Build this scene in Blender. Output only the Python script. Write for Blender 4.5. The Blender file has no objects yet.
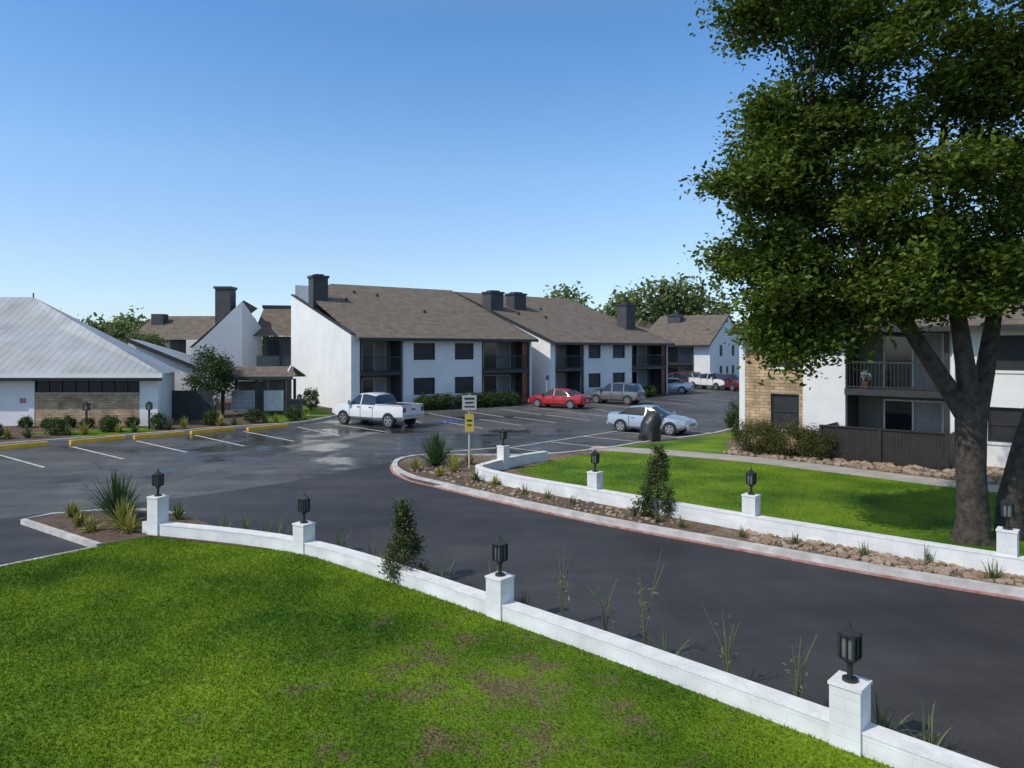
import bpy, bmesh, math, random
import numpy as np
from mathutils import Vector, Matrix
random.seed(7); rng=np.random.default_rng(11)
S=bpy.context.scene
# ------------------------------------------------------------------ materials
def nt(name):
    m=bpy.data.materials.new(name); m.use_nodes=True
    n=m.node_tree.nodes; l=m.node_tree.links; return m,n,l,n['Principled BSDF']
def mat(name,c1,c2=None,scale=5,rough=.8,bump=0,bscale=60,metal=0,big=None,coat=0,spec=.5):
    m,n,l,b=nt(name)
    b.inputs['Roughness'].default_value=rough; b.inputs['Metallic'].default_value=metal
    b.inputs['Coat Weight'].default_value=coat; b.inputs['Specular IOR Level'].default_value=spec
    tc=n.new('ShaderNodeTexCoord')
    if c2 is None: c2=tuple(x*.85 for x in c1)
    no=n.new('ShaderNodeTexNoise'); no.inputs['Scale'].default_value=scale; no.inputs['Detail'].default_value=6
    l.new(tc.outputs['Object'],no.inputs['Vector'])
    r=n.new('ShaderNodeValToRGB'); r.color_ramp.elements[0].position=.35; r.color_ramp.elements[1].position=.65
    r.color_ramp.elements[0].color=(*c1,1); r.color_ramp.elements[1].color=(*c2,1)
    l.new(no.outputs['Fac'],r.inputs['Fac']); out=r.outputs['Color']
    if big:
        n2=n.new('ShaderNodeTexNoise'); n2.inputs['Scale'].default_value=big[0]; n2.inputs['Detail'].default_value=4
        l.new(tc.outputs['Object'],n2.inputs['Vector'])
        r2=n.new('ShaderNodeMapRange'); r2.inputs[1].default_value=.3; r2.inputs[2].default_value=.7
        r2.inputs[3].default_value=big[1]; r2.inputs[4].default_value=big[2]; l.new(n2.outputs['Fac'],r2.inputs[0])
        v=n.new('ShaderNodeVectorMath'); v.operation='SCALE'; l.new(out,v.inputs[0]); l.new(r2.outputs[0],v.inputs['Scale']); out=v.outputs[0]
    l.new(out,b.inputs['Base Color'])
    if bump:
        n3=n.new('ShaderNodeTexNoise'); n3.inputs['Scale'].default_value=bscale; n3.inputs['Detail'].default_value=4
        l.new(tc.outputs['Object'],n3.inputs['Vector'])
        bp=n.new('ShaderNodeBump'); bp.inputs['Strength'].default_value=bump; bp.inputs['Distance'].default_value=.03
        l.new(n3.outputs['Fac'],bp.inputs['Height']); l.new(bp.outputs['Normal'],b.inputs['Normal'])
    return m
def leafmat(name,cd,cl,trans=.3,rough=.55,nscale=.8):
    m,n,l,b=nt(name); b.inputs['Roughness'].default_value=rough; b.inputs['Specular IOR Level'].default_value=.3
    g=n.new('ShaderNodeNewGeometry'); no=n.new('ShaderNodeTexNoise'); no.inputs['Scale'].default_value=nscale
    l.new(g.outputs['Position'],no.inputs['Vector'])
    ad=n.new('ShaderNodeMath'); ad.operation='MULTIPLY_ADD'; ad.inputs[1].default_value=.5
    l.new(g.outputs['Random Per Island'],ad.inputs[0])
    mm=n.new('ShaderNodeMath'); mm.operation='MULTIPLY'; mm.inputs[1].default_value=.55; l.new(no.outputs['Fac'],mm.inputs[0]); l.new(mm.outputs[0],ad.inputs[2])
    r=n.new('ShaderNodeValToRGB'); r.color_ramp.elements[0].position=.15; r.color_ramp.elements[1].position=.85
    r.color_ramp.elements[0].color=(*cd,1); r.color_ramp.elements[1].color=(*cl,1); l.new(ad.outputs[0],r.inputs['Fac'])
    l.new(r.outputs['Color'],b.inputs['Base Color'])
    t=n.new('ShaderNodeBsdfTranslucent'); l.new(r.outputs['Color'],t.inputs['Color'])
    mx=n.new('ShaderNodeMixShader'); mx.inputs[0].default_value=trans
    l.new(b.outputs[0],mx.inputs[1]); l.new(t.outputs[0],mx.inputs[2]); l.new(mx.outputs[0],n['Material Output'].inputs['Surface'])
    return m
def brickmat(name,cols,mortar,bw,bh,ms,axes,rough=.8,strength=.5,noise=.3):
    m,n,l,b=nt(name); b.inputs['Roughness'].default_value=rough
    tc=n.new('ShaderNodeTexCoord'); sp=n.new('ShaderNodeSeparateXYZ'); cb=n.new('ShaderNodeCombineXYZ')
    l.new(tc.outputs['UV' if axes=='uv' else 'Object'],sp.inputs[0])
    a={'xz':('X','Z'),'yz':('Y','Z'),'uv':('X','Y')}[axes]
    l.new(sp.outputs[a[0]],cb.inputs[0]); l.new(sp.outputs[a[1]],cb.inputs[1])
    br=n.new('ShaderNodeTexBrick'); br.inputs['Scale'].default_value=1
    br.inputs['Brick Width'].default_value=bw; br.inputs['Row Height'].default_value=bh; br.inputs['Mortar Size'].default_value=ms
    br.inputs['Color1'].default_value=(*cols[0],1); br.inputs['Color2'].default_value=(*cols[1],1); br.inputs['Mortar'].default_value=(*mortar,1)
    l.new(cb.outputs[0],br.inputs['Vector'])
    no=n.new('ShaderNodeTexNoise'); no.inputs['Scale'].default_value=1.7; no.inputs['Detail'].default_value=8; l.new(tc.outputs['Object'],no.inputs['Vector'])
    mr=n.new('ShaderNodeMapRange'); mr.inputs[1].default_value=.3; mr.inputs[2].default_value=.7; mr.inputs[3].default_value=1-noise; mr.inputs[4].default_value=1+noise*.3
    l.new(no.outputs['Fac'],mr.inputs[0])
    v=n.new('ShaderNodeVectorMath'); v.operation='SCALE'; l.new(br.outputs['Color'],v.inputs[0]); l.new(mr.outputs[0],v.inputs['Scale'])
    l.new(v.outputs[0],b.inputs['Base Color'])
    bp=n.new('ShaderNodeBump'); bp.invert=True; bp.inputs['Strength'].default_value=strength; bp.inputs['Distance'].default_value=.02
    l.new(br.outputs['Fac'],bp.inputs['Height']); l.new(bp.outputs['Normal'],b.inputs['Normal'])
    return m
def seammat(name,c,pitch,axis='X'):
    m,n,l,b=nt(name); b.inputs['Roughness'].default_value=.5; b.inputs['Metallic'].default_value=.1
    tc=n.new('ShaderNodeTexCoord'); sp=n.new('ShaderNodeSeparateXYZ'); l.new(tc.outputs['Object'],sp.inputs[0])
    pp=n.new('ShaderNodeMath'); pp.operation='PINGPONG'; pp.inputs[1].default_value=pitch/2; l.new(sp.outputs[axis],pp.inputs[0])
    mr=n.new('ShaderNodeMapRange'); mr.inputs[1].default_value=0; mr.inputs[2].default_value=.05; mr.inputs[3].default_value=.62; mr.inputs[4].default_value=1; l.new(pp.outputs[0],mr.inputs[0])
    no=n.new('ShaderNodeTexNoise'); no.inputs['Scale'].default_value=.7; no.inputs['Detail'].default_value=6; l.new(tc.outputs['Object'],no.inputs['Vector'])
    m2=n.new('ShaderNodeMath'); m2.operation='MULTIPLY_ADD'; m2.inputs[1].default_value=.9; m2.inputs[2].default_value=.55; l.new(no.outputs['Fac'],m2.inputs[0])
    m3=n.new('ShaderNodeMath'); m3.operation='MULTIPLY'; l.new(m2.outputs[0],m3.inputs[0]); l.new(mr.outputs[0],m3.inputs[1])
    v=n.new('ShaderNodeVectorMath'); v.operation='SCALE'; v.inputs[0].default_value=c; l.new(m3.outputs[0],v.inputs['Scale']); l.new(v.outputs[0],b.inputs['Base Color'])
    return m
def grassmat(name,blade=False):
    m,n,l,b=nt(name); b.inputs['Roughness'].default_value=.75; b.inputs['Specular IOR Level'].default_value=.15
    g=n.new('ShaderNodeNewGeometry')
    no=n.new('ShaderNodeTexNoise'); no.inputs['Scale'].default_value=.45; no.inputs['Detail'].default_value=5; l.new(g.outputs['Position'],no.inputs['Vector'])
    nf=n.new('ShaderNodeTexNoise'); nf.inputs['Scale'].default_value=9; nf.inputs['Detail'].default_value=5; l.new(g.outputs['Position'],nf.inputs['Vector'])
    a=n.new('ShaderNodeMath'); a.operation='MULTIPLY_ADD'; a.inputs[1].default_value=.4; l.new(nf.outputs['Fac'],a.inputs[0])
    a2=n.new('ShaderNodeMath'); a2.operation='MULTIPLY_ADD'; a2.inputs[1].default_value=1.9; a2.inputs[2].default_value=-.60; l.new(no.outputs['Fac'],a2.inputs[0]); l.new(a2.outputs[0],a.inputs[2])
    out=a.outputs[0]
    if blade:
        a3=n.new('ShaderNodeMath'); a3.operation='MULTIPLY_ADD'; a3.inputs[1].default_value=.3; l.new(g.outputs['Random Per Island'],a3.inputs[0]); l.new(a.outputs[0],a3.inputs[2])
        a4=n.new('ShaderNodeMath'); a4.operation='SUBTRACT'; a4.inputs[1].default_value=.12; l.new(a3.outputs[0],a4.inputs[0]); out=a4.outputs[0]
    r=n.new('ShaderNodeValToRGB'); e=r.color_ramp.elements; e[0].position=.22; e[1].position=.88
    e[0].color=(.038,.105,.005,1); e[1].color=(.18,.285,.014,1); l.new(out,r.inputs['Fac'])
    d=n.new('ShaderNodeVectorMath'); d.operation='DISTANCE'; d.inputs[1].default_value=(-.3,8.3,0.1); l.new(g.outputs['Position'],d.inputs[0])
    z=n.new('ShaderNodeMapRange'); z.inputs[1].default_value=0; z.inputs[2].default_value=4.6; z.inputs[3].default_value=.11; z.inputs[4].default_value=-.12; l.new(d.outputs['Value'],z.inputs[0])
    n4=n.new('ShaderNodeTexNoise'); n4.inputs['Scale'].default_value=1.9; n4.inputs['Detail'].default_value=9; n4.inputs['Roughness'].default_value=.75; l.new(g.outputs['Position'],n4.inputs['Vector'])
    s=n.new('ShaderNodeMath'); s.operation='ADD'; l.new(n4.outputs['Fac'],s.inputs[0]); l.new(z.outputs[0],s.inputs[1])
    k=n.new('ShaderNodeMapRange'); k.inputs[1].default_value=.54; k.inputs[2].default_value=.66; k.inputs[3].default_value=0; k.inputs[4].default_value=.9; l.new(s.outputs[0],k.inputs[0])
    mx=n.new('ShaderNodeMixRGB'); mx.inputs[2].default_value=(.17,.13,.07,1); l.new(k.outputs[0],mx.inputs[0]); l.new(r.outputs['Color'],mx.inputs[1])
    l.new(mx.outputs[0],b.inputs['Base Color'])
    if blade:
        t=n.new('ShaderNodeBsdfTranslucent'); l.new(mx.outputs[0],t.inputs['Color']); ms=n.new('ShaderNodeMixShader'); ms.inputs[0].default_value=.3
        l.new(b.outputs[0],ms.inputs[1]); l.new(t.outputs[0],ms.inputs[2]); l.new(ms.outputs[0],n['Material Output'].inputs['Surface'])
    else:
        bp=n.new('ShaderNodeBump'); bp.inputs['Strength'].default_value=.9; bp.inputs['Distance'].default_value=.06
        nb=n.new('ShaderNodeTexNoise'); nb.inputs['Scale'].default_value=22; nb.inputs['Detail'].default_value=6; l.new(g.outputs['Position'],nb.inputs['Vector'])
        l.new(nb.outputs['Fac'],bp.inputs['Height']); l.new(bp.outputs['Normal'],b.inputs['Normal'])
    return m
def asphalt(name,c,wear,crack=True,wet=False):
    m,n,l,b=nt(name); b.inputs['Roughness'].default_value=.62; b.inputs['Specular IOR Level'].default_value=.35
    g=n.new('ShaderNodeNewGeometry')
    def N(s,d=5,ro=.5,vec=None):
        x=n.new('ShaderNodeTexNoise'); x.inputs['Scale'].default_value=s; x.inputs['Detail'].default_value=d; x.inputs['Roughness'].default_value=ro; l.new(vec or g.outputs['Position'],x.inputs['Vector']); return x
    def MR(src,a,b_,c_,d_):
        r=n.new('ShaderNodeMapRange'); r.inputs[1].default_value=a; r.inputs[2].default_value=b_; r.inputs[3].default_value=c_; r.inputs[4].default_value=d_; l.new(src,r.inputs[0]); return r.outputs[0]
    def MU(a,b_):
        p=n.new('ShaderNodeMath'); p.operation='MULTIPLY'; l.new(a,p.inputs[0]); l.new(b_,p.inputs[1]); return p.outputs[0]
    a=N(.13,6,.6); f=N(45,3); md=N(1.3,5)
    o=MU(MU(MR(a.outputs['Fac'],.35,.68,1-wear,1+wear*1.4),MR(f.outputs['Fac'],.3,.7,.75,1.3)),MR(md.outputs['Fac'],.3,.7,1-wear*.4,1+wear*.4))
    mp=n.new('ShaderNodeMapping'); mp.inputs['Rotation'].default_value=(0,0,math.radians(42)); mp.inputs['Scale'].default_value=(.10,1.1,1); l.new(g.outputs['Position'],mp.inputs['Vector'])
    stn=N(1.0,4,.55,mp.outputs[0]); o=MU(o,MR(stn.outputs['Fac'],.35,.65,.84,1.18))
    if crack:
        v=n.new('ShaderNodeTexVoronoi'); v.feature='DISTANCE_TO_EDGE'; v.inputs['Scale'].default_value=.16
        w=N(.6,4); ad=n.new('ShaderNodeVectorMath'); ad.operation='MULTIPLY_ADD'; ad.inputs[1].default_value=(2,2,0)
        l.new(w.outputs['Color'],ad.inputs[0]); l.new(g.outputs['Position'],ad.inputs[2]); l.new(ad.outputs[0],v.inputs['Vector'])
        o=MU(o,MR(v.outputs['Distance'],0,.012,.55,1))
        st=N(.9,3,.4); o=MU(o,MR(st.outputs['Fac'],.62,.72,1,.7))
    if wet:
        wn=N(.22,5,.62); d=n.new('ShaderNodeVectorMath'); d.operation='DISTANCE'; d.inputs[1].default_value=(-7,32,0); l.new(g.outputs['Position'],d.inputs[0])
        zz=MR(d.outputs['Value'],3,22,.11,-.16); s=n.new('ShaderNodeMath'); l.new(wn.outputs['Fac'],s.inputs[0]); l.new(zz,s.inputs[1])
        l.new(MR(s.outputs[0],.54,.63,.62,.12),b.inputs['Roughness']); o=MU(o,MR(s.outputs[0],.48,.60,1,.65))
    sc=n.new('ShaderNodeVectorMath'); sc.operation='SCALE'; sc.inputs[0].default_value=c; l.new(o,sc.inputs['Scale']); l.new(sc.outputs[0],b.inputs['Base Color'])
    bp=n.new('ShaderNodeBump'); bp.inputs['Strength'].default_value=.22; bp.inputs['Distance'].default_value=.008; l.new(f.outputs['Fac'],bp.inputs['Height']); l.new(bp.outputs['Normal'],b.inputs['Normal'])
    return m
M={}
M['white']=mat('white_stucco',(.79,.785,.77),(.73,.73,.72),1.2,.85,.15,25,big=(.25,.92,1.02))
M['wwall']=brickmat('white_painted_block',((.79,.79,.775),(.775,.775,.76)),(.71,.71,.70),.40,.13,.006,'uv',.75,.3,.24)
M['pwhite']=mat('painted_masonry',(.79,.785,.77),(.67,.67,.655),5,.75,.3,20)
M['pbrick']=brickmat('painted_pillar_block',((.79,.785,.77),(.77,.765,.75)),(.71,.71,.70),.40,.13,.006,'xz',.75,.3,.22)
M['stone']=brickmat('ledge_stone',((.62,.45,.27),(.44,.29,.17)),(.30,.22,.15),.42,.13,.012,'xz',.85,.8,.5)
M['roof']=brickmat('brown_shingle',((.195,.156,.120),(.155,.124,.096)),(.105,.084,.066),.35,.16,.012,'xz',.9,.4,.3)
M['metal']=seammat('metal_roof',(.35,.37,.385),.45)
M['dark']=mat('dark_trim',(.035,.035,.037),(.025,.025,.027),3,.5)
M['fence']=mat('fence_brown',(.024,.019,.017),(.016,.013,.012),3,.6)
M['char']=mat('charcoal_siding',(.06,.062,.066),(.045,.047,.05),2,.75)
M['bay']=mat('olive_panel',(.20,.21,.19),(.15,.16,.145),.8,.8)
M['wood']=mat('cedar_panel',(.22,.07,.035),(.13,.045,.02),4,.6)
M['glass']=mat('window_glass',(.02,.024,.028),(.012,.014,.016),.7,.08,spec=.6)
M['screen']=mat('solar_screen',(.022,.022,.024),(.016,.016,.018),4,.5)
M['blind']=mat('curtain',(.36,.37,.36),(.26,.27,.27),9,.7)
M['kerb']=mat('concrete_kerb',(.60,.58,.55),(.40,.38,.36),3,.85,.3,40)
M['red']=mat('faded_red_paint',(.34,.12,.10),(.40,.30,.27),6,.8)
M['conc']=mat('concrete_walk',(.42,.39,.34),(.33,.30,.26),1.5,.9,.2,40)
M['patch']=mat('worn_concrete',(.20,.19,.175),(.11,.11,.105),1.1,.8,.2,40)
M['mulch']=mat('mulch',(.07,.045,.03),(.15,.10,.065),9,.95,1.0,30,big=(.8,.7,1.3))
M['dirt']=mat('stony_bed',(.11,.075,.05),(.22,.155,.105),7,.95,1.0,18,big=(.6,.7,1.2))
M['rock']=mat('river_rock',(.24,.16,.10),(.36,.28,.21),2,.85)
M['bark']=mat('bark',(.03,.024,.019),(.085,.067,.052),7,.95,1.0,14)
M['paintw']=mat('stall_paint',(.66,.66,.64),(.36,.36,.35),5,.7)
M['yel']=mat('yellow_paint',(.80,.46,.03),(.66,.36,.02),4,.6)
M['lot']=asphalt('old_asphalt',(.082,.080,.077),.38,True,True)
M['road']=asphalt('new_asphalt',(.039,.037,.037),.36,False)
M['ground']=mat('ground_grass',(.06,.10,.03),(.10,.12,.05),.2,.95)
M['grass']=grassmat('lawn_grass'); M['blade']=grassmat('grass_blades',True)
M['leaf']=leafmat('pecan_leaves',(.020,.045,.006),(.16,.225,.022),.4)
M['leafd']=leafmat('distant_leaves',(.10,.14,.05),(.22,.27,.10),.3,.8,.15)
M['leafs']=leafmat('shrub_leaves',(.02,.045,.01),(.08,.13,.03),.2)
M['leafb']=leafmat('boxwood_leaves',(.035,.045,.012),(.12,.12,.03),.2)
M['leafj']=leafmat('holly_leaves',(.02,.042,.012),(.11,.13,.04),.2)
M['yucca']=leafmat('yucca_blades',(.03,.065,.025),(.10,.16,.06),.15)
M['yagave']=leafmat('variegated_blades',(.12,.16,.03),(.45,.40,.09),.15)
M['gblade']=leafmat('bed_grass',(.06,.09,.035),(.18,.22,.09),.2)
M['stalk']=leafmat('weed_stalk',(.14,.09,.06),(.16,.18,.08),.1)
M['tyre']=mat('tyre',(.02,.02,.02),None,8,.85)
M['rim']=mat('alloy',(.5,.5,.52),(.4,.4,.42),8,.3,metal=.8)
M['cglass']=mat('car_glass',(.015,.018,.02),(.01,.012,.014),1,.05,spec=.8)
M['lampg']=mat('lantern_glass',(.16,.18,.18),(.10,.12,.12),8,.15)
M['taill']=mat('tail_light',(.35,.01,.01),None,8,.25)
M['headl']=mat('head_light',(.65,.67,.7),None,8,.15)
M['black']=mat('black_plastic',(.015,.015,.016),(.025,.025,.027),5,.55)
M['tarp']=mat('black_tarp',(.012,.012,.014),(.03,.03,.033),6,.4,.8,6)
def paint(name,c,metal=0.,r=.25): return mat(name,c,tuple(x*.94 for x in c),2,r,metal=metal,coat=.6)
M['pw']=paint('paint_white',(.72,.73,.74)); M['pr']=paint('paint_red',(.42,.012,.02)); M['pg']=paint('paint_taupe',(.20,.19,.175),.5,.3)
M['ps']=paint('paint_silver',(.40,.46,.52),.35,.28); M['pm']=paint('paint_maroon',(.12,.015,.02)); M['pk']=paint('paint_grey',(.08,.085,.09))
M['signw']=mat('sign_face',(.55,.56,.55),(.35,.36,.36),20,.5); M['signy']=mat('sign_yellow',(.65,.50,.08),(.5,.38,.06),20,.5)
M['blue']=mat('blue_paint',(.05,.12,.4),None,5,.6)
# ------------------------------------------------------------------ mesh helpers
def mkmesh(name,verts,faces,m,parent=None,smooth=False,uv=None,mi=None,sharp=None):
    me=bpy.data.meshes.new(name); me.from_pydata([tuple(v) for v in verts],[],faces)
    ms=m if isinstance(m,list) else [m]
    for x in ms: me.materials.append(x)
    if uv is not None:
        ul=me.uv_layers.new()
        for p in me.polygons:
            for li,c in zip(p.loop_indices,uv[p.index]): ul.data[li].uv=c
    if smooth:
        me.polygons.foreach_set('use_smooth',[True]*len(me.polygons))
        if sharp: me.set_sharp_from_angle(angle=math.radians(sharp))
    me.validate(); me.update()
    o=bpy.data.objects.new(name,me); S.collection.objects.link(o)
    if parent: o.parent=parent
    return o
def fastquads(name,V,k,m,parent=None):
    nv=len(V); nf=nv//k
    me=bpy.data.meshes.new(name); me.vertices.add(nv); me.vertices.foreach_set('co',V.astype(np.float32).ravel())
    me.loops.add(nv); me.loops.foreach_set('vertex_index',np.arange(nv,dtype=np.int32))
    me.polygons.add(nf); me.polygons.foreach_set('loop_start',np.arange(0,nv,k,dtype=np.int32))
    me.polygons.foreach_set('loop_total',np.full(nf,k,dtype=np.int32))
    me.materials.append(m); me.update(calc_edges=True); me.validate()
    o=bpy.data.objects.new(name,me); S.collection.objects.link(o)
    if parent: o.parent=parent
    return o
class G:
    def __init__(s,name,loc=(0,0,0),rz=0):
        s.e=bpy.data.objects.new(name,None); S.collection.objects.link(s.e); s.e.location=loc; s.e.rotation_euler=(0,0,rz); s.p={}
    def add(s,part,m,v,f,smooth=False):
        k=(part,m); V,F,_=s.p.setdefault(k,([],[],smooth)); o=len(V); V.extend(v); F.extend([tuple(i+o for i in q) for q in f])
    def box(s,part,m,x0,x1,y0,y1,z0,z1):
        v=[(x0,y0,z0),(x1,y0,z0),(x1,y1,z0),(x0,y1,z0),(x0,y0,z1),(x1,y0,z1),(x1,y1,z1),(x0,y1,z1)]
        s.add(part,m,v,[(0,3,2,1),(4,5,6,7),(0,1,5,4),(1,2,6,5),(2,3,7,6),(3,0,4,7)])
    def yz(s,part,m,poly,x0,x1):
        n=len(poly); v=[(x0,a,b) for a,b in poly]+[(x1,a,b) for a,b in poly]
        s.add(part,m,v,[tuple(range(n))[::-1],tuple(range(n,2*n))]+[(i,(i+1)%n,n+(i+1)%n,n+i) for i in range(n)])
    def xyzf(s,part,m,poly,zf,th):
        n=len(poly); v=[(a,b,zf(a,b)) for a,b in poly]+[(a,b,zf(a,b)-th) for a,b in poly]
        s.add(part,m,v,[tuple(range(n)),tuple(range(n,2*n))[::-1]]+[(i,n+i,n+(i+1)%n,(i+1)%n) for i in range(n)])
    def cyl(s,part,m,c,r,h,axis='z',n=16,r2=None,smooth=False):
        r2=r if r2 is None else r2; v=[]
        for q,(rr,t) in enumerate(((r,0),(r2,h))):
            for i in range(n):
                a=2*math.pi*i/n; p,w=rr*math.cos(a),rr*math.sin(a)
                v.append((c[0]+p,c[1]+w,c[2]+t) if axis=='z' else (c[0]+p,c[1]+t,c[2]+w))
        s.add(part,m,v,[tuple(range(n))[::-1],tuple(range(n,2*n))]+[(i,(i+1)%n,n+(i+1)%n,n+i) for i in range(n)],smooth)
    def done(s):
        for (part,m),(V,F,sm) in s.p.items():
            mkmesh(part,V,F,M[m],s.e,sm,sharp=40 if sm else None)
        return s.e
def smooth_path(p,n=6):
    P=[Vector(q) for q in p]; out=[]
    for i in range(len(P)-1):
        a=P[max(i-1,0)];b=P[i];c=P[i+1];d=P[min(i+2,len(P)-1)]
        for k in range(n):
            t=k/n; out.append(.5*((2*b)+(c-a)*t+(2*a-5*b+4*c-d)*t*t+(3*b-a-3*c+d)*t**3))
    out.append(P[-1]); return [(v.x,v.y) for v in out]
def offs(p,d):
    out=[]
    for i in range(len(p)):
        a=Vector(p[max(i-1,0)]);c=Vector(p[min(i+1,len(p)-1)]); t=(c-a)
        if t.length>0: t.normalize()
        out.append((p[i][0]-t.y*d,p[i][1]+t.x*d))
    return out
def ribbon(name,p,w,z0,z1,m,parent=None):
    L=offs(p,w/2);R=offs(p,-w/2); v=[];f=[];uv=[];s=0
    for i in range(len(p)):
        v+=[(*L[i],z0),(*L[i],z1),(*R[i],z1),(*R[i],z0)]
    for i in range(len(p)-1):
        d=math.dist(p[i],p[i+1]); a=4*i;b=a+4
        f+=[(a,a+1,b+1,b),(a+1,a+2,b+2,b+1),(a+2,a+3,b+3,b+2)]
        uv+=[[(s,z0),(s,z1),(s+d,z1),(s+d,z0)],[(s,z1),(s,z1+w),(s+d,z1+w),(s+d,z1)],[(s,z1),(s,z0),(s+d,z0),(s+d,z1)]]; s+=d
    n=4*(len(p)-1); f+=[(3,2,1,0),(n,n+1,n+2,n+3)]; uv+=[[(0,z0),(w,z0),(w,z1),(0,z1)]]*2
    return mkmesh(name,v,f,m,parent,uv=uv)
def sheet(name,poly,z,m,depth=0,parent=None):
    bm=bmesh.new(); vs=[bm.verts.new((x,y,z)) for x,y in poly]; f=bm.faces.new(vs)
    f.normal_update()
    if f.normal.z<0: f.normal_flip()
    if depth:
        r=bmesh.ops.extrude_face_region(bm,geom=[f])
        for v in vs: v.co.z=z-depth
    bmesh.ops.triangulate(bm,faces=[q for q in bm.faces if len(q.verts)>4]); bmesh.ops.recalc_face_normals(bm,faces=bm.faces)
    if not depth:
        for q in bm.faces:
            q.normal_update()
            if q.normal.z<0: q.normal_flip()
    me=bpy.data.meshes.new(name); bm.to_mesh(me); bm.free(); me.materials.append(m)
    o=bpy.data.objects.new(name,me); S.collection.objects.link(o)
    if parent: o.parent=parent
    return o
def inpoly(P,poly):
    x,y=P[:,0],P[:,1]; c=np.zeros(len(P),bool); n=len(poly)
    for i in range(n):
        x1,y1=poly[i];x2,y2=poly[(i+1)%n]
        if y1==y2: continue
        k=((y1>y)!=(y2>y))&(x<(x2-x1)*(y-y1)/(y2-y1)+x1); c^=k
    return c
def tube(pts,rad,n=10,jit=0.):
    V=[];F=[];P=[Vector(p) for p in pts]
    for i,p in enumerate(P):
        t=(P[min(i+1,len(P)-1)]-P[max(i-1,0)]).normalized(); a=Vector((1,0,0)) if abs(t.x)<.9 else Vector((0,1,0)); a=(a-t*a.dot(t)).normalized(); b=t.cross(a)
        for k in range(n):
            q=2*math.pi*k/n; r=rad[i]*(1+random.uniform(-jit,jit)); V.append(p+a*r*math.cos(q)+b*r*math.sin(q))
    for i in range(len(P)-1):
        for k in range(n): F.append((i*n+k,i*n+(k+1)%n,(i+1)*n+(k+1)%n,(i+1)*n+k))
    F.append(tuple(range(n))[::-1]); F.append(tuple(range((len(P)-1)*n,len(P)*n)))
    return V,F
def leaves(name,C,R,n,size,m,parent=None,asp=.5,up=.3):
    k=len(C); c=np.repeat(C,n,0)+rng.normal(size=(k*n,3))*np.repeat(R,n,0)
    N=len(c); a=rng.normal(size=(N,3)); a[:,2]*=.6; a/=np.linalg.norm(a,axis=1)[:,None]
    nn=rng.normal(size=(N,3)); nn[:,2]+=up*2; b=np.cross(nn,a); b/=np.linalg.norm(b,axis=1)[:,None]+1e-9
    s=size*rng.uniform(.6,1.3,N)[:,None]
    V=np.stack([c-a*s*.5,c+b*s*asp*.5,c+a*s*.5,c-b*s*asp*.5],1).reshape(-1,3)
    return fastquads(name,V,4,m,parent)
def ellclumps(cx,cy,cz,rx,ry,rz,n,inner=.55):
    d=rng.normal(size=(n,3)); d/=np.linalg.norm(d,axis=1)[:,None]; r=inner+(1-inner)*rng.random(n)**.6
    return np.array([cx,cy,cz])+d*r[:,None]*np.array([rx,ry,rz])
def tuft(name,x,y,z,n,length,spread,m,w=.03,droop=.4,lo=0.15):
    V=[];F=[]
    for i in range(n):
        az=random.uniform(0,2*math.pi); el=random.uniform(lo,1.)**.8*math.pi/2
        el=max(.12,min(1.5,el)) ; L=length*random.uniform(.65,1.05)
        d=Vector((math.cos(az)*math.cos(el)*spread,math.sin(az)*math.cos(el)*spread,math.sin(el)))
        sd=Vector((-math.sin(az),math.cos(az),0)); p=Vector((x+random.uniform(-.06,.06),y+random.uniform(-.06,.06),z)); o=len(V); k=4
        for j in range(k+1):
            t=j/k; q=p+d*L*t-Vector((0,0,1))*droop*L*t*t*math.cos(el); ww=w*(1-t**1.5)*(.6+.4*min(1,t*4))+.002
            V+=[q-sd*ww,q+sd*ww]
        for j in range(k): F.append((o+2*j,o+2*j+1,o+2*j+3,o+2*j+2))
    return mkmesh(name,V,F,m)
def shrub(name,x,y,z,rx,rz,m,n=5000,size=.07,shape='round'):
    g=G(name)
    V,F=tube([(x,y,z),(x,y,z+rz*.9)],[.04,.02],6); g.add('stem','bark',V,F); e=g.done()
    k=60
    if shape=='cone':
        t=rng.random(k)**1.2; a=rng.random(k)*6.283; r=rx*(1.08-t)*(.5+.55*rng.random(k))*rng.uniform(.8,1.25,k)
        C=np.stack([x+r*np.cos(a),y+r*np.sin(a),z+.12+t*rz*2*.95],1)
    else:
        C=ellclumps(x,y,z+rz*.95,rx*.9,rx*.9,rz*.95,k,.75); C=C[C[:,2]>z+.02]
    leaves('foliage',C,np.full((len(C),3),rx*.17),n//len(C),size,m,e)
    return e
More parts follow.
